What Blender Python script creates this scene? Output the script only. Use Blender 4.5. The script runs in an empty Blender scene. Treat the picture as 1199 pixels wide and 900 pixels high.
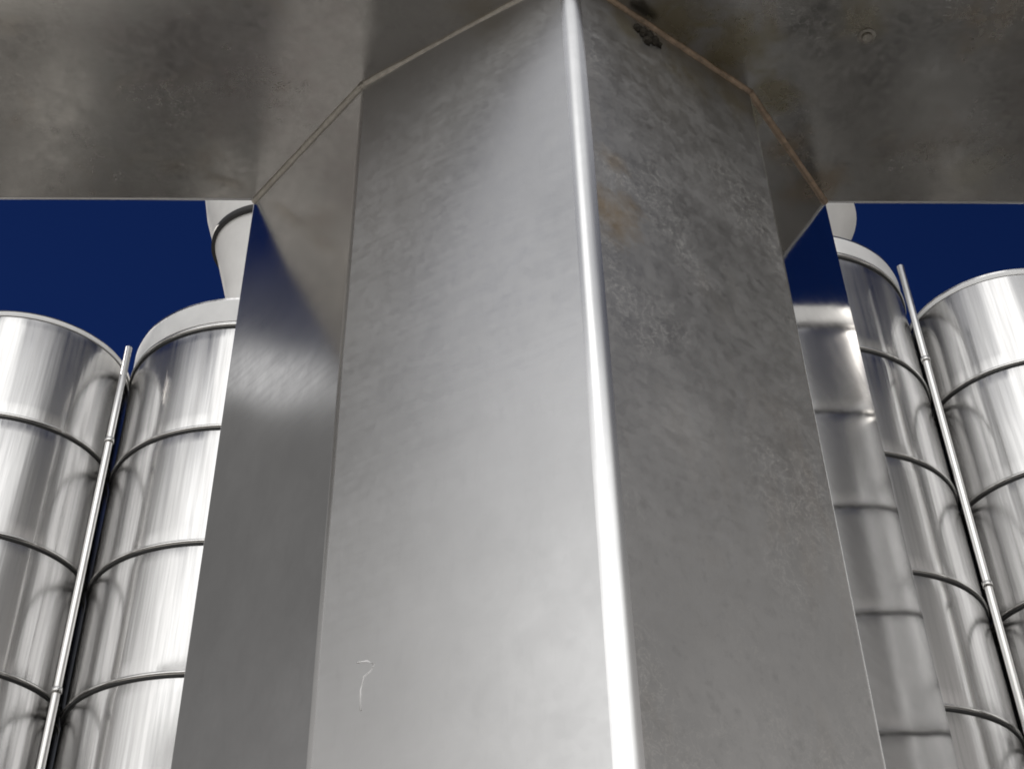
import bpy, bmesh, math, random
from mathutils import Vector, Matrix, noise
random.seed(7)
R = math.radians
scene = bpy.context.scene
col = scene.collection
CAMZ = 1.6            # eye height above the yard
H = 4.0               # soffit height above the eye
ZS = CAMZ + H         # soffit underside

# ------------------------------------------------------------------ helpers
def tag(o, label=None, cat=None, group=None, kind=None):
    if label: o['label'] = label
    if cat: o['category'] = cat
    if group: o['group'] = group
    if kind: o['kind'] = kind
    return o

def empty(name, loc, rz=0.0):
    o = bpy.data.objects.new(name, None)
    o.empty_display_size = 0.2
    o.location = loc
    o.rotation_euler = (0, 0, rz)
    col.objects.link(o)
    return o

def build(name, bm, mat, parent=None, smooth=True):
    me = bpy.data.meshes.new(name)
    bmesh.ops.recalc_face_normals(bm, faces=bm.faces[:]) if getattr(bm, 'fixn', True) and name != 'ground' else None
    bm.to_mesh(me); bm.free()
    for p in me.polygons: p.use_smooth = smooth
    if mat: me.materials.append(mat)
    o = bpy.data.objects.new(name, me)
    col.objects.link(o)
    if parent: o.parent = parent
    return o

def sharp(o, ang=35):
    me = o.data
    bm = bmesh.new(); bm.from_mesh(me)
    for e in bm.edges:
        if len(e.link_faces) == 2 and e.calc_face_angle(0) > R(ang): e.smooth = False
    bm.to_mesh(me); bm.free()
    return o

def lathe(bm, prof, n=96, c=(0, 0), closed=False):
    rings = []
    for r, z in prof:
        rings.append([bm.verts.new((c[0] + r * math.cos(2 * math.pi * i / n), c[1] + r * math.sin(2 * math.pi * i / n), z)) for i in range(n)])
    m = len(rings)
    for a in range(m if closed else m - 1):
        A, B = rings[a], rings[(a + 1) % m]
        for i in range(n):
            bm.faces.new((A[i], A[(i + 1) % n], B[(i + 1) % n], B[i]))
    return rings

def tube(bm, pts, rad, n=10, cap=True):
    """round bar along a polyline"""
    rings = []
    for i, p in enumerate(pts):
        p = Vector(p)
        a = Vector(pts[max(0, i - 1)]); b = Vector(pts[min(len(pts) - 1, i + 1)])
        t = (b - a).normalized()
        u = t.cross(Vector((0, 0, 1)) if abs(t.z) < .9 else Vector((0, 1, 0))).normalized()
        v = t.cross(u)
        r = rad[i] if isinstance(rad, (list, tuple)) else rad
        rings.append([bm.verts.new(p + r * (u * math.cos(2 * math.pi * k / n) + v * math.sin(2 * math.pi * k / n))) for k in range(n)])
    for A, B in zip(rings, rings[1:]):
        for k in range(n):
            bm.faces.new((A[k], A[(k + 1) % n], B[(k + 1) % n], B[k]))
    if cap:
        bm.faces.new(rings[0][::-1]); bm.faces.new(rings[-1])

def box(bm, x0, x1, y0, y1, z0, z1, bev=0.0, M=None):
    r = bmesh.ops.create_cube(bm, size=1)
    vs = r['verts']
    for v in vs:
        v.co = Vector(((x0 + x1) / 2 + v.co.x * (x1 - x0), (y0 + y1) / 2 + v.co.y * (y1 - y0), (z0 + z1) / 2 + v.co.z * (z1 - z0)))
    if bev:
        es = list({e for v in vs for e in v.link_edges})
        rb = bmesh.ops.bevel(bm, geom=es, offset=bev, segments=2, affect='EDGES', profile=.5)
        vs = list({v for f in rb['faces'] for v in f.verts} | {v for v in vs if v.is_valid})
    if M:
        for v in vs: v.co = M @ v.co

# ------------------------------------------------------------------ materials
class N:
    def __init__(s, name):
        s.m = bpy.data.materials.new(name); s.m.use_nodes = True
        s.t = s.m.node_tree; s.b = s.t.nodes['Principled BSDF']
        s.out = s.t.nodes['Material Output']
        s.tc = s.t.nodes.new('ShaderNodeTexCoord')
    def new(s, typ, **kw):
        n = s.t.nodes.new('ShaderNode' + typ)
        for k, v in kw.items(): setattr(n, k, v)
        return n
    def link(s, a, b): s.t.links.new(a, b)
    def mapped(s, scale=(1, 1, 1), loc=(0, 0, 0), src='Object'):
        n = s.new('Mapping'); n.inputs['Scale'].default_value = scale; n.inputs['Location'].default_value = loc
        s.link(s.tc.outputs[src], n.inputs[0]); return n.outputs[0]
    def noise(s, vec, scale, detail=3, rough=.5, dist=0):
        n = s.new('TexNoise'); s.link(vec, n.inputs['Vector'])
        n.inputs['Scale'].default_value = scale; n.inputs['Detail'].default_value = detail
        n.inputs['Roughness'].default_value = rough; n.inputs['Distortion'].default_value = dist
        return n.outputs['Fac']
    def ramp(s, fac, stops):
        n = s.new('ValToRGB'); s.link(fac, n.inputs[0])
        e = n.color_ramp.elements
        while len(e) < len(stops): e.new(.5)
        for q, (p, c) in zip(e, stops):
            q.position = p; q.color = (c, c, c, 1) if isinstance(c, (int, float)) else (*c, 1)
        return n.outputs[0]
    def mr(s, fac, a, b, c, d):
        n = s.new('MapRange'); s.link(fac, n.inputs[0])
        for i, v in enumerate((a, b, c, d)): n.inputs[i + 1].default_value = v
        return n.outputs[0]
    def math(s, op, a, b=None):
        n = s.new('Math', operation=op)
        for i, v in enumerate((a, b)):
            if v is None: continue
            if isinstance(v, (int, float)): n.inputs[i].default_value = v
            else: s.link(v, n.inputs[i])
        return n.outputs[0]
    def mix(s, fac, a, b, blend='MIX'):
        n = s.new('Mix', data_type='RGBA', blend_type=blend)
        for i, v in ((0, fac), (6, a), (7, b)):
            if isinstance(v, (int, float)): n.inputs[i].default_value = v
            elif isinstance(v, tuple): n.inputs[i].default_value = (*v, 1)
            else: s.link(v, n.inputs[i])
        return n.outputs[2]
    def bump(s, h, strength, dist=.01, nrm=None):
        n = s.new('Bump'); s.link(h, n.inputs['Height'])
        n.inputs['Strength'].default_value = strength; n.inputs['Distance'].default_value = dist
        if nrm: s.link(nrm, n.inputs['Normal'])
        return n.outputs[0]
    def put(s, k, v):
        i = s.b.inputs[k]
        if isinstance(v, (int, float)): i.default_value = v
        elif isinstance(v, tuple): i.default_value = (*v, 1)
        else: s.link(v, i)

def zinc(name, base=(.55, .55, .54), rough=.4, spread=.1, metal=1.0, mottle=0.0, stain=0.0, spangle=.12, seed=0.0, bump=.08, spots=(), clean=1.0, cloud=1.0):
    """galvanised sheet: cloudy zinc bloom, faint spangle, fine rolling streaks, scuffs, brown stain"""
    n = N(name)
    o = n.mapped((1, 1, 1), (seed, seed * 1.7, seed * .6))
    big = n.noise(o, 1.6, 4, .55)
    mid = n.noise(o, 9, 5, .6, .6)
    fine = n.noise(n.mapped((46, 46, 10), (seed, 0, seed)), 1.0, 3, .6)
    hor = n.noise(n.mapped((3, 3, 70), (seed, 0, seed)), 1.0, 2, .5)
    vo = n.new('TexVoronoi'); n.link(o, vo.inputs['Vector']); vo.inputs['Scale'].default_value = 34
    vo.inputs['Randomness'].default_value = 1
    sp = n.new('RGBToBW'); n.link(vo.outputs['Color'], sp.inputs[0]); sp = sp.outputs[0]
    c = n.mix(n.mr(big, .3, .7, 0, 1), tuple(v * (1 - .16 * cloud) for v in base), tuple(min(1, v * (1 + .08 * cloud)) for v in base))
    c = n.mix(n.mr(mid, .35, .7, 0, .35 * cloud), c, tuple(v * .78 for v in base))
    c = n.mix(n.math('MULTIPLY', sp, spangle), c, tuple(v * .7 for v in base))
    c = n.mix(n.mr(fine, .56, .74, 0, .25 * clean), c, tuple(v * .62 for v in base))
    r = n.math('ADD', n.mr(mid, .3, .7, rough - spread * .5, rough + spread * .5), n.mr(sp, 0, 1, -spangle * .25, spangle * .25))
    r = n.math('ADD', r, n.mr(hor, .3, .7, -.03 * clean, .03 * clean))
    if mottle:
        w = n.noise(o, 24, 4, .65, .5)
        ridge = n.math('ABSOLUTE', n.math('SUBTRACT', w, .5))
        ridge = n.mr(ridge, .0, .028, 1, 0)
        patch = n.mr(n.noise(n.mapped((1, 1, 1), (seed + 3, seed, 2)), 2.6, 2, .5), .48, .66, 0, 1)
        k = n.math('MULTIPLY', n.math('MULTIPLY', ridge, patch), mottle)
        c = n.mix(k, c, (.82, .80, .76))
        r = n.math('ADD', r, n.math('MULTIPLY', k, .25))
        dk = n.math('MULTIPLY', n.mr(n.noise(o, 21, 4, .65), .55, .72, 0, 1), mottle * .6)
        c = n.mix(dk, c, tuple(v * .45 for v in base))
    if stain:
        st = n.noise(n.mapped((3, 3, 1.3), (seed + 9, 1, seed)), 1.3, 4, .6, .5)
        k = n.math('MULTIPLY', n.mr(st, .55, .78, 0, 1), stain)
        c = n.mix(k, c, (.34, .25, .15))
        r = n.math('ADD', r, n.math('MULTIPLY', k, .2))
    for (p, rad, k0, cc) in spots:
        vm = n.new('VectorMath', operation='DISTANCE'); n.link(n.tc.outputs['Object'], vm.inputs[0]); vm.inputs[1].default_value = p
        dd = n.math('DIVIDE', vm.outputs['Value'], rad)
        dd = n.math('ADD', dd, n.mr(mid, .2, .8, -.7, .7))
        dd = n.math('ADD', dd, n.mr(big, .2, .8, -.3, .3))
        k = n.mr(dd, .25, 1.1, k0, 0)
        c = n.mix(k, c, cc); r = n.math('ADD', r, n.math('MULTIPLY', k, .15))
    n.put('Base Color', c); n.put('Metallic', metal); n.put('Roughness', r)
    h = n.math('ADD', n.math('MULTIPLY', mid, .6), n.math('MULTIPLY', fine, .25))
    n.put('Normal', n.bump(h, bump, .01))
    return n

def steel(name, base=(.60, .595, .59), rough=.16, streak=.25, dirt=.5):
    """polished stainless cladding with vertical drawing lines and rain streaks"""
    n = N(name)
    v1 = n.noise(n.mapped((26, 26, .7)), 1.0, 4, .65)
    v2 = n.noise(n.mapped((7, 7, .35), (3, 1, 0)), 1.0, 3, .6)
    big = n.noise(n.mapped((2, 2, 1.4), (5, 2, 1)), 1.0, 3, .5)
    c = n.mix(n.mr(v1, .45, .75, 0, dirt), base, tuple(v * .55 for v in base))
    c = n.mix(n.mr(v2, .5, .75, 0, dirt * .8), c, (base[0] * .58, base[1] * .57, base[2] * .56))
    n.put('Anisotropic', .75); n.put('Anisotropic Rotation', .25)
    tg = n.new('Tangent'); tg.direction_type = 'RADIAL'; tg.axis = 'Z'; n.link(tg.outputs[0], n.b.inputs['Tangent'])
    n.put('Base Color', c); n.put('Metallic', 1.0)
    n.put('Roughness', n.math('ADD', n.mr(v1, .3, .7, rough - .03, rough + .07), n.mr(big, .3, .7, -.03, .05)))
    b = n.bump(v2, streak * .6, .02)
    n.put('Normal', n.bump(n.noise(n.mapped((2, 2, .8)), 1.0, 2, .5), streak * .2, .03, b))
    return n.m

def plain(name, base, rough=.5, metal=0.0, var=.25, scale=14, bump=.15):
    n = N(name)
    f = n.noise(n.mapped(), scale, 4, .6)
    n.put('Base Color', n.mix(n.mr(f, .3, .7, 0, 1), tuple(v * (1 - var) for v in base), tuple(min(1, v * (1 + var * .4)) for v in base)))
    n.put('Roughness', n.mr(f, .3, .7, rough - .05, rough + .08)); n.put('Metallic', metal)
    n.put('Normal', n.bump(f, bump, .01))
    return n.m

# ------------------------------------------------------------------ viewing geometry (used to place stains and fixings)
th, roll = R(37), R(-1.347)
fw = Vector((0, math.cos(th), math.sin(th))); up = Vector((0, -math.sin(th), math.cos(th))); rt = Vector((1, 0, 0))
c, s = math.cos(roll), math.sin(roll)
rt2 = rt * c + up * s; up2 = up * c - rt * s
EYE = Vector((0, 0, CAMZ))
P = {k: Vector((x * H, y * H)) for k, (x, y) in dict(
    Lo=(-.280, .983), L1=(-.142, .824), F=(.062, .700), R1=(.248, .845), Ro=(.354, 1.004),
    Br=(.330, 1.20), Bl=(-.235, 1.18)).items()}
C0 = Vector((P['F'].x, (P['F'].y + P['Br'].y) / 2, 0))
S0 = Vector((0, .85 * H, ZS))
def sight(px, py): return fw * 1474.36 + rt2 * (px - 600) + up2 * (450 - py)
def on_soffit(px, py):
    d = sight(px, py); return EYE + d * (H / d.z)
def on_face(px, py, a, b):
    d = sight(px, py); e = P[b] - P[a]; n = Vector((e.y, -e.x, 0)).normalized()
    return EYE + d * (n.dot(Vector((*P[a], 0)) - EYE) / n.dot(d))
RUST, OCHRE, DARK = (.36, .27, .17), (.34, .29, .17), (.10, .08, .055)
FRONT_SPOTS = [(on_face(x, y, 'F', 'R1') - C0, r, k, cc) for x, y, r, k, cc in (
    (722, 250, .13, .75, RUST), (716, 190, .07, .5, RUST), (735, 30, .10, .6, OCHRE), (800, 80, .13, .6, OCHRE), (860, 115, .11, .6, OCHRE), (757, 42, .045, .95, DARK), (800, 500, .22, .25, (.75, .74, .72)), (900, 380, .3, .35, (.30, .30, .29)))]
SOFFIT_SPOTS = [(on_soffit(x, y) - S0, r, k, cc) for x, y, r, k, cc in (
    (790, 20, .16, .7, OCHRE), (860, 60, .16, .7, OCHRE), (905, 110, .13, .7, OCHRE), (930, 170, .12, .65, RUST), (960, 215, .12, .6, RUST), (1015, 20, .13, .5, OCHRE), (1180, 15, .22, .5, RUST), (560, 10, .14, .35, OCHRE), (250, 60, .5, .3, (.36, .30, .30)), (1150, 200, .12, .4, (.65, .62, .52)))]

M = {}
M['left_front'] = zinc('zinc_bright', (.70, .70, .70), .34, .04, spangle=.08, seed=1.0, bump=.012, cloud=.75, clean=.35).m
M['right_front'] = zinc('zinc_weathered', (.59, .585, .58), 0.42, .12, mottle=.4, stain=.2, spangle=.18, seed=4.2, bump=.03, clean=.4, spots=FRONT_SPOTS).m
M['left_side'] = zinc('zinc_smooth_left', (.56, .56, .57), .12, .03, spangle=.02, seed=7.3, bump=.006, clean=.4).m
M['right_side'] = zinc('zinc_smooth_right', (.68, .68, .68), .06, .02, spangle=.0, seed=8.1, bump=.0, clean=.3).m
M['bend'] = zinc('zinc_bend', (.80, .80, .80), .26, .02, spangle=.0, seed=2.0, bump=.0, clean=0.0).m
M['back'] = zinc('zinc_back_shade', (.10, .10, .10), .5, .08, seed=6.0).m  # unseen back coloured dark so the silos mirror it as if in shade
M['soffit'] = zinc('zinc_soffit', (.62, .605, .58), .18, .08, mottle=.3, stain=.3, spangle=.15, seed=11.0, bump=.03, cloud=1.8, spots=SOFFIT_SPOTS).m
M['silo'] = steel('stainless_cladding')
M['band'] = steel('stainless_band', (.70, .69, .67), .16, .05, .2)
M['dark_band'] = plain('band_gasket', (.03, .03, .03), .6)
M['cap'] = plain('rim_highlight_white', (.78, .775, .76), .35, 0, .08, 5, .03)  # white stands in for the bright reflection along the silo rims
M['rod'] = steel('stainless_rod', (.86, .85, .83), .26, .03, .1)
M['hood'] = plain('white_hood_paint', (.80, .79, .77), .45, 0, .06, 6, .05)
M['bead'] = plain('sealant_pale', (.95, .88, .78), .5, 0, .2, 40, .4)
M['bead_brown'] = plain('sealant_brown', (.66, .50, .36), .6, 0, .4, 30, .5)
M['grime'] = plain('dark_grime', (.05, .042, .03), .8, 0, .5, 60, .8)
M['beam'] = plain('navy_gloss', (.018, .030, .065), .12, 0.0, .3, 2, .02)
M['bolt'] = plain('bolt_steel', (.5, .47, .42), .35, 1.0, .3, 50, .2)
M['scratch'] = plain('bare_scratch', (.92, .91, .90), .5, 0.0, .1, 40, .1)
M['bounce'] = plain('bounce_strip_pale', (.46, .45, .43), .8, 0, .2, 2.0, .2)
M['ground'] = plain('yard_asphalt', (.12, .115, .11), .85, 0, .3, 1.2, .2)

# ------------------------------------------------------------------ ground
bm = bmesh.new()
bmesh.ops.create_grid(bm, x_segments=8, y_segments=8, size=900)
tag(build('ground', bm, M['ground'], smooth=False), kind='structure')

bm = bmesh.new()
box(bm, -9, 12, 4.2, 6.75, -.02, .004)  # unseen pale strip added to brighten the silos as mirrored in the soffit
tag(build('bounce_strip', bm, M['bounce'], smooth=False), kind='structure')

# ------------------------------------------------------------------ folded column
column = empty('folded_column', (P['F'].x, (P['F'].y + P['Br'].y) / 2, 0))
tag(column, 'tall faceted column of folded grey galvanised steel rising to the soffit in the middle', 'column')
Z0, Z1 = 0.0, ZS - 0.002

def fillet(a, b, c, r):
    """arc replacing corner b between a and c -> points from the a side to the c side"""
    u = (a - b).normalized(); w = (c - b).normalized()
    half = u.angle(w) / 2
    t = r / math.tan(half)
    ctr = b + (u + w).normalized() * (r / math.sin(half))
    p0, p1 = b + u * t, b + w * t
    a0 = math.atan2(*(p0 - ctr).yx); a1 = math.atan2(*(p1 - ctr).yx)
    da = (a1 - a0 + math.pi) % (2 * math.pi) - math.pi
    n = 12
    return [ctr + r * Vector((math.cos(a0 + da * i / n), math.sin(a0 + da * i / n))) for i in range(n + 1)]

arcs = {
    'Lo': fillet(P['Bl'], P['Lo'], P['L1'], .016),
    'L1': fillet(P['Lo'], P['L1'], P['F'], .075),
    'F': fillet(P['L1'], P['F'], P['R1'], .066),
    'R1': fillet(P['F'], P['R1'], P['Ro'], .035),
    'Ro': fillet(P['R1'], P['Ro'], P['Br'], .012),
}
def sheet(name, p, q, mat, wob=.0015, seed=0, bow=0.0, nx=24, nz=64):
    """flat folded face from plan point p to q with slight oil-canning"""
    bm = bmesh.new()
    d = (q - p); nrm = Vector((d.y, -d.x)).normalized()
    g = []
    for j in range(nz + 1):
        z = Z0 + (Z1 - Z0) * j / nz; row = []
        for i in range(nx + 1):
            t = i / nx
            e = math.sin(math.pi * t)
            k = wob * noise.noise(Vector((t * 1.6 + seed, z * .8 + seed, seed * .7))) * e ** .5 + bow * e
            xy = p + d * t + nrm * k
            row.append(bm.verts.new((xy.x - C0.x, xy.y - C0.y, z)))
        g.append(row)
    for j in range(nz):
        for i in range(nx):
            bm.faces.new((g[j][i], g[j][i + 1], g[j + 1][i + 1], g[j + 1][i]))
    return build(name, bm, mat, column)
def strip(name, pts, mat, wave=.0007):
    bm = bmesh.new(); rows = []
    nz = 70
    for j in range(nz + 1):
        z = Z0 + (Z1 - Z0) * j / nz
        row = []
        for i, p in enumerate(pts):
            e = math.sin(math.pi * i / (len(pts) - 1))
            q = wave * e * (noise.noise(Vector((p.x * 3, z * 2.1, p.y))) + .5 * noise.noise(Vector((p.x * 3, z * 6.3, 4.0))))
            row.append(bm.verts.new((p.x - C0.x, p.y - C0.y - q, z)))
        rows.append(row)
    for A, B in zip(rows, rows[1:]):
        for i in range(len(pts) - 1):
            bm.faces.new((A[i], A[i + 1], B[i + 1], B[i]))
    return build(name, bm, mat, column)
tag(sheet('face_panel', arcs['L1'][-1], arcs['F'][0], M['left_front'], .0015, 1, .007), 'bright smooth silver front face')
tag(sheet('face_panel', arcs['F'][-1], arcs['R1'][0], M['right_front'], .0015, 5, .0), 'dark mottled front face with brown stains')
tag(sheet('face_panel', arcs['Lo'][-1], arcs['L1'][0], M['left_side'], .003, 9), 'narrow dark side face mirroring blue sky')
tag(sheet('face_panel', arcs['R1'][-1], arcs['Ro'][0], M['right_side'], .0011, 13), 'narrow side face mirroring the silos')
tag(strip('front_fold', arcs['F'], M['bend']), 'rounded shining fold')
for k in ('L1', 'R1'): strip('side_fold', arcs[k], M['bend'])
for k in ('Lo', 'Ro'): strip('edge_hem', arcs[k], M['bend'])
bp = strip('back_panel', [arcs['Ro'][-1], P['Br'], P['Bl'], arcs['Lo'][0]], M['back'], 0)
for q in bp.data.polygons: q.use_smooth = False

# ------------------------------------------------------------------ soffit
soffit = empty('steel_soffit', (0, .85 * H, ZS))
tag(soffit, 'dark stained horizontal metal soffit spanning the top of the column', 'soffit')
e0 = Vector((-.556, .971)) * H; e1 = Vector((.578, 1.015)) * H
ed = (e1 - e0).normalized(); en = Vector((-ed.y, ed.x))
mid = (e0 + e1) / 2
def epl(u, v):                       # u along the far edge, v back towards the viewer
    p = mid + ed * u - en * v
    return p
bm = bmesh.new()
nx, ny = 60, 20
W, D = 4.6, 1.25
g = []
for j in range(ny + 1):
    row = []
    for i in range(nx + 1):
        p = epl(-W + 2 * W * i / nx, .02 + (D - .02) * j / ny)
        k = .004 * noise.noise(Vector((p.x * 1.1, p.y * 1.3, 3.3)))
        row.append(bm.verts.new((p.x - S0.x, p.y - S0.y, k)))
    g.append(row)
for j in range(ny):
    for i in range(nx):
        bm.faces.new((g[j][i], g[j][i + 1], g[j + 1][i + 1], g[j + 1][i]))
build('soffit_sheet', bm, M['soffit'], soffit)
# deck above the sheet and the folded lip along the far edge
bm = bmesh.new()
ang = math.atan2(ed.y, ed.x)
Mx = Matrix.Translation(Vector((mid.x - S0.x, mid.y - S0.y, 0))) @ Matrix.Rotation(ang, 4, 'Z')
box(bm, -W, W, -D, -.03, .02, .16, .004, Mx)
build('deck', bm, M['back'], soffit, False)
bm = bmesh.new()
tube(bm, [Vector((*epl(-W + 2 * W * i / 20, .012), .010)) - Vector((S0.x, S0.y, 0)) for i in range(21)], .012, 12)
build('edge_lip', bm, M['bend'], soffit)
# sealant along the joint with the column
def joint(pts2, rad, mat, label, seed):
    bm = bmesh.new(); pts = []; rr = []
    for a, b in zip(pts2, pts2[1:]):
        for i in range(14):
            p = a.lerp(b, i / 14); pts.append(p)
    pts.append(pts2[-1])
    P3 = []
    for i, p in enumerate(pts):
        q = noise.noise(Vector((i * .7, seed, 0)))
        P3.append(Vector((p.x - S0.x, p.y - S0.y, -.003 + .002 * q))); rr.append(rad * (1 + .25 * q))
    tube(bm, P3, rr, 8)
    return tag(build('sealant_bead', bm, mat, soffit), label)
joint([arcs['F'][6]] + [arcs['F'][0]] + arcs['L1'][::-4] + [arcs['Lo'][-1]], 0.0145, M['bead'], 'pale sealant line', 1)
joint([arcs['F'][6]] + [arcs['F'][-1]] + arcs['R1'][::4] + [arcs['Ro'][0]], 0.0145, M['bead_brown'], 'brown stained sealant line', 5)

# ------------------------------------------------------------------ silos
DH = .8885
C = {1: (-3.653, 7.55), 2: (-1.971, 7.904), 3: (2.19, 7.935), 4: (3.92, 7.90), 5: (5.75, 7.05), 6: (7.75, 6.9)}
HL, HR = 3.155 + CAMZ, 2.867 + CAMZ
HIGHLIGHT_H = {1: .06, 2: .235, 3: .185, 4: .07, 5: .2, 6: .2}
RADIUS = {1: .73, 2: .972, 3: .972, 4: .73, 5: .972, 6: .972}
def make_silo(k, i_top, h0, label, group='banded stainless silos behind the column'):
    root = empty('steel_silo', (*C[k], 0))
    tag(root, label, 'silo', group)
    rnd = random.Random(k * 11); RB = RADIUS[k]
    levels = []
    i = -8
    while h0 + i * DH < .3: i += 1
    lv = [h0 + q * DH for q in range(i, int(math.floor(i_top)) + 1)]
    ztop = h0 + i_top * DH
    bm = bmesh.new()
    prof = [(RB, 0.0)]
    for z in lv:
        prof += [(RB + rnd.uniform(-.001, .001), z - .12), (RB - .002, z - .03), (RB - .006, z - .004), (RB - .006, z + .004), (RB - .001, z + .03), (RB + rnd.uniform(.0, .002), z + .12)]
    prof = [p for p in prof if p[1] < ztop - .015] + [(RB, ztop - .012), (RB - .012, ztop), (RB - .30, ztop + .03), (.02, ztop + .06)]
    rings = lathe(bm, prof, 128)
    bm.faces.new(rings[-1])
    sharp(build('silo_shell', bm, M['silo'], root), 25)
    ch = HIGHLIGHT_H[k]
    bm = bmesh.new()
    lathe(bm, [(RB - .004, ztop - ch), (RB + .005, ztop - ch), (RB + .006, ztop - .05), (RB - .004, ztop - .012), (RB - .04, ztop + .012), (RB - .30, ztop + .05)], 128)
    sharp(build('silo_rim_highlight', bm, M['cap'], root), 50)
    for z in lv:
        if z > ztop - .02: continue
        bm = bmesh.new()
        w = .017; s = []
        for a in range(9):
            t = math.pi * a / 8
            s.append((RB - .004 + .020 * math.sin(t), z + w * -math.cos(t)))
        lathe(bm, s, 128)
        b = build('band', bm, M['band'], root)
        bm = bmesh.new()
        lathe(bm, [(RB - .003, z - .030), (RB + .006, z - .028), (RB + .007, z - .0155), (RB - .003, z - .0155)], 128)
        build('gasket', bm, M['dark_band'], b)
    return root
make_silo(1, 3.02, HL + .09 * DH, 'banded stainless silo at the left edge, lower flat top against the blue sky')
make_silo(2, 3.30, HL, 'banded stainless silo directly left of the column, half hidden by it')
make_silo(3, 4.24, HR, 'banded stainless silo directly right of the column, narrow sliver showing')
make_silo(4, 3.98, HR, 'banded stainless silo at the right edge its top edge against a dark strip of sky')
make_silo(5, 4.26, HR + .33, 'banded stainless silo right of the frame, seen mirrored in the column side')
make_silo(6, 4.30, HR, 'banded stainless silo right of the frame, farthest along the row')

# flared white hoods on top of silos 2 and 3
def hood(k, ztop, prof, seam, label):
    root = empty('vent_hood', (*C[k], ztop + .062))
    tag(root, label, 'vent hood', 'white vent hoods on the silo tops')
    bm = bmesh.new()
    lathe(bm, [(r, z) for r, z in prof], 64)
    sharp(build('hood_cone', bm, M['hood'], root))
    bm = bmesh.new()
    rr = seam[0]; z = seam[1]
    lathe(bm, [(rr - .01, z - .03), (rr + .018, z - .028), (rr + .022, z + .028), (rr - .01, z + .03)], 64)
    build('seam_band', bm, M['dark_band'], root)
hood(2, HL + 3.3 * DH, [(.32, 0), (.33, .35), (.39, .75), (.50, 1.15), (.64, 1.6), (.72, 2.0)], (.545, 1.28), 'white flared vent hood atop the silo left of the column')
hood(3, HR + 4.24 * DH, [(.30, 0), (.31, .10), (.37, .25), (.48, .42), (.66, .65), (.80, .85)], (.33, .12), 'white flared vent hood atop the silo right of the column')

# bright rods in front of the gaps
def rod(x, y, ztop, label, clamps):
    root = empty('downpipe', (x, y, 0))
    tag(root, label, 'pipe', 'thin pipes between the silos')
    bm = bmesh.new()
    tube(bm, [(0, 0, ztop * i / 12) for i in range(13)], .024, 16)
    build('pipe', bm, M['rod'], root)
    for z in clamps:
        bm = bmesh.new()
        lathe(bm, [(.022, z - .02), (.031, z - .018), (.031, z + .018), (.022, z + .02)], 20)
        build('clamp', bm, M['band'], root)
rod(-2.715, 6.95, HL + 2.80 * DH, 'thin bright pipe in the dark gap between the two left silos', [HL + q * DH for q in (-2.1, -.1, 1.9)])
rod(2.93, 7.05, HR + 3.90 * DH, 'thin bright pipe in the dark gap between the two right silos', [HR + q * DH for q in (-2.1, .9, 2.9)])

# ------------------------------------------------------------------ small fixings
bt = empty('soffit_bolt', (0, 0, ZS)); tag(bt, 'small worn round bolt head in the soffit at upper right', 'bolt')
bm = bmesh.new(); lathe(bm, [(.036, 0), (.036, -.003), (.028, -.006), (.021, -.006), (.021, -.015), (.017, -.019), (.001, -.020)], 24)
sharp(build('bolt_head', bm, M['bolt'], bt))

# torn sealant lump on the joint and hairline scratches in the bright face
bm = bmesh.new()
for (x, y, r) in ((746, 34, .034), (752, 39, .042), (759, 44, .046), (765, 49, .040), (771, 53, .028), (757, 49, .034)):
    q = on_face(x, y, 'F', 'R1') - C0
    res = bmesh.ops.create_icosphere(bm, subdivisions=3, radius=r)
    for v in res['verts']:
        v.co = q + v.co * (1 + .5 * noise.noise(v.co * 70 + q)) * .55
build('torn_sealant', bm, M['grime'], column)
for pts in ([(424, 832), (424, 808), (428, 792), (436, 786), (440, 778), (432, 774), (420, 776)],):
    bm = bmesh.new()
    nL = (P['F'] - P['L1']); nL = Vector((nL.y, -nL.x, 0)).normalized()
    tube(bm, [on_face(x, y, 'L1', 'F') - C0 + nL * .004 for x, y in pts], .0028, 8)
    build('scratch', bm, M['scratch'], column)

# ------------------------------------------------------------------ camera
cam = bpy.data.cameras.new('camera'); co = bpy.data.objects.new('camera', cam); col.objects.link(co)
m = Matrix((rt2, up2, -fw)).transposed().to_4x4(); m.translation = Vector((0, 0, CAMZ))
co.matrix_world = m
cam.sensor_width = 36; cam.lens = 36 * 1474.36 / 1199
cam.clip_start = .05; cam.clip_end = 3000
scene.camera = co
bt.location = on_soffit(1015, 42) - Vector((0, 0, .001))

# ------------------------------------------------------------------ sun and sky
DEEP = (.095, .16, .36)
HAZE, HAZE_LOW, CLOUD, VEIL, LIT_SKEW = (.225, .22, .212), (.52, .50, .485), (1.9, 1.89, 1.87), (1.1, 1.1, 1.11), -.15
SUN_EL, SUN_AZ = 50.0, -140.0          # azimuth from straight behind the viewer, minus = left
az = R(SUN_AZ); el = R(SUN_EL)
sd = Vector((math.sin(az) * math.cos(el), -math.cos(az) * math.cos(el), math.sin(el)))
sl = bpy.data.lights.new('sun', 'SUN'); so = bpy.data.objects.new('sun', sl); col.objects.link(so)
sl.energy = 3.0; sl.angle = R(.53); sl.color = (1, .95, .88)
so.rotation_euler = (-sd).to_track_quat('-Z', 'Y').to_euler(); so.location = sd * 60

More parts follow.
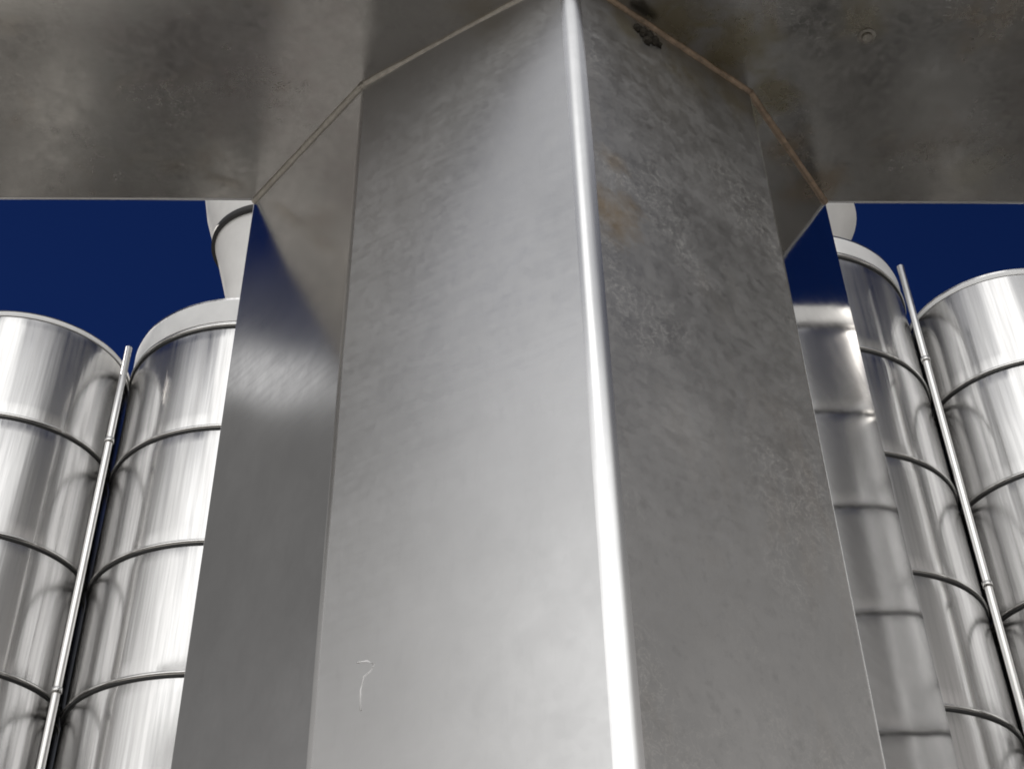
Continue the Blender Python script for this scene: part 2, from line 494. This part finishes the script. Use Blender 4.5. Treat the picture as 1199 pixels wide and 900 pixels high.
w = bpy.data.worlds.new('World'); scene.world = w; w.use_nodes = True
nt = w.node_tree; bg = nt.nodes['Background']
def wn(t, **k):
    n = nt.nodes.new('ShaderNode' + t)
    for a, b in k.items(): setattr(n, a, b)
    return n
sky = wn('TexSky'); sky.sky_type = 'NISHITA'; sky.sun_disc = False
sky.sun_elevation = el; sky.sun_rotation = math.atan2(sd.x, sd.y)
sky.altitude = 3500; sky.air_density = 1.0; sky.dust_density = .2; sky.ozone_density = 6.0
tc = wn('TexCoord'); sep = wn('SeparateXYZ'); nt.links.new(tc.outputs['Generated'], sep.inputs[0])
def wm(op, a, b=None, c=None):
    n = wn('Math', operation=op)
    for i, v in enumerate((a, b, c)):
        if v is None: continue
        if isinstance(v, (int, float)): n.inputs[i].default_value = v
        else: nt.links.new(v, n.inputs[i])
    return n.outputs[0]
def wr(f, a, b, c, d, smooth=True):
    n = wn('MapRange'); n.interpolation_type = 'SMOOTHSTEP' if smooth else 'LINEAR'
    nt.links.new(f, n.inputs[0])
    for i, v in enumerate((a, b, c, d)): n.inputs[i + 1].default_value = v
    return n.outputs[0]
ns = wn('TexNoise'); mp = wn('Mapping'); mp.inputs['Scale'].default_value = (1, 1, 2.0); mp.inputs['Location'].default_value = (3.1, 1.4, .3)
nt.links.new(tc.outputs['Generated'], mp.inputs[0]); nt.links.new(mp.outputs[0], ns.inputs[0])
ns.inputs['Scale'].default_value = 2.6; ns.inputs['Detail'].default_value = 6; ns.inputs['Roughness'].default_value = .55
fl = wm('SUBTRACT', ns.outputs[0], .5)
# compass angle from straight behind the viewer, as a cosine
hx = wm('SQRT', wm('SUBTRACT', 1.0001, wm('MULTIPLY', sep.outputs[2], sep.outputs[2])))
cb = wm('DIVIDE', wm('MULTIPLY', sep.outputs[1], -1), hx)
cx = wm('DIVIDE', sep.outputs[0], hx)
# low grey haze bank all round the horizon, sunlit cumulus bank behind the viewer, thin high veil behind
side = wm('MULTIPLY', wr(cb, -.15, .10, 0, 1), wr(cb, .35, .62, 1, 0))
tower = wm('MULTIPLY', wr(cb, .82, .95, 0, 1), wr(cx, -.05, .15, 1, 0))
ahead = wr(cb, -.80, -.50, 1, 0)
edge = wm('ADD', wm('ADD', sep.outputs[2], wm('MULTIPLY', fl, .16)), wm('ADD', wm('MULTIPLY', wm('MULTIPLY', wr(cb, -.62, -.48, 0, 1), wr(cb, -.3, -.1, 1, 0)), -.045), wm('ADD', wm('MULTIPLY', ahead, .09), wm('MULTIPLY', tower, -.14))))
low = wr(edge, .55, .63, 1, 0)
dawn = wm('MULTIPLY', wr(sep.outputs[2], .22, .52, 1, 0), wr(cb, -.5, -.1, 0, 1))
lit = wr(wm('ADD', wm('ADD', cb, wm('MULTIPLY', cx, LIT_SKEW)), wm('MULTIPLY', fl, .35)), .47, .92, 0, 1)
veil = wm('MULTIPLY', wr(wm('ADD', sep.outputs[2], wm('MULTIPLY', fl, .12)), .675, .75, 0, 1), wr(cb, -.1, .4, 0, 1))
veil = wm('MULTIPLY', veil, wr(fl, -.2, .15, .35, 1))
def mixw(f, a, c):
    n = wn('Mix', data_type='RGBA'); nt.links.new(f, n.inputs[0])
    if isinstance(a, tuple): n.inputs[6].default_value = (*a, 1)
    else: nt.links.new(a, n.inputs[6])
    if isinstance(c, tuple): n.inputs[7].default_value = (*c, 1)
    else: nt.links.new(c, n.inputs[7])
    return n.outputs[2]
SB = .06
grey = wn('Mix', data_type='RGBA'); nt.links.new(lit, grey.inputs[0])
nt.links.new(mixw(dawn, mixw(ahead, tuple(v / SB for v in HAZE), (.9, .95, 1.1)), tuple(v / SB for v in HAZE_LOW)), grey.inputs[6]); grey.inputs[7].default_value = (*[v / SB for v in CLOUD], 1)
deep = wn('Mix', data_type='RGBA', blend_type='MULTIPLY'); deep.inputs[0].default_value = 1
nt.links.new(sky.outputs[0], deep.inputs[6]); deep.inputs[7].default_value = (*DEEP, 1)
c1 = mixw(veil, deep.outputs[2], tuple(v / SB for v in VEIL))
c2 = mixw(low, c1, grey.outputs[2])
# bright spot added to the unseen sky, mirrored as a glint in the left side
e2 = P['L1'] - P['Lo']; n2 = Vector((e2.y, -e2.x, 0)).normalized()
d2 = sight(316, 442).normalized(); d2 = d2 - 2 * d2.dot(n2) * n2
df = wn('VectorMath', operation='SUBTRACT'); nt.links.new(tc.outputs['Generated'], df.inputs[0]); df.inputs[1].default_value = d2
sc2 = wn('VectorMath', operation='MULTIPLY'); nt.links.new(df.outputs[0], sc2.inputs[0]); sc2.inputs[1].default_value = (13, 13, 34)
ln = wn('VectorMath', operation='LENGTH'); nt.links.new(sc2.outputs[0], ln.inputs[0])
sky_glint = wr(wm('ADD', ln.outputs['Value'], wm('MULTIPLY', fl, 1.2)), .35, 1.0, 1, 0)
c2 = mixw(sky_glint, c2, (.95 / SB, .94 / SB, .92 / SB))
nt.links.new(c2, bg.inputs[0])
bg.inputs[1].default_value = SB

scene.view_settings.view_transform = 'Standard'; scene.view_settings.look = 'None'
scene.view_settings.exposure = 0; scene.view_settings.gamma = 1
scene.cycles.max_bounces = 10; scene.cycles.glossy_bounces = 8
scene.cycles.filter_width = 1.8
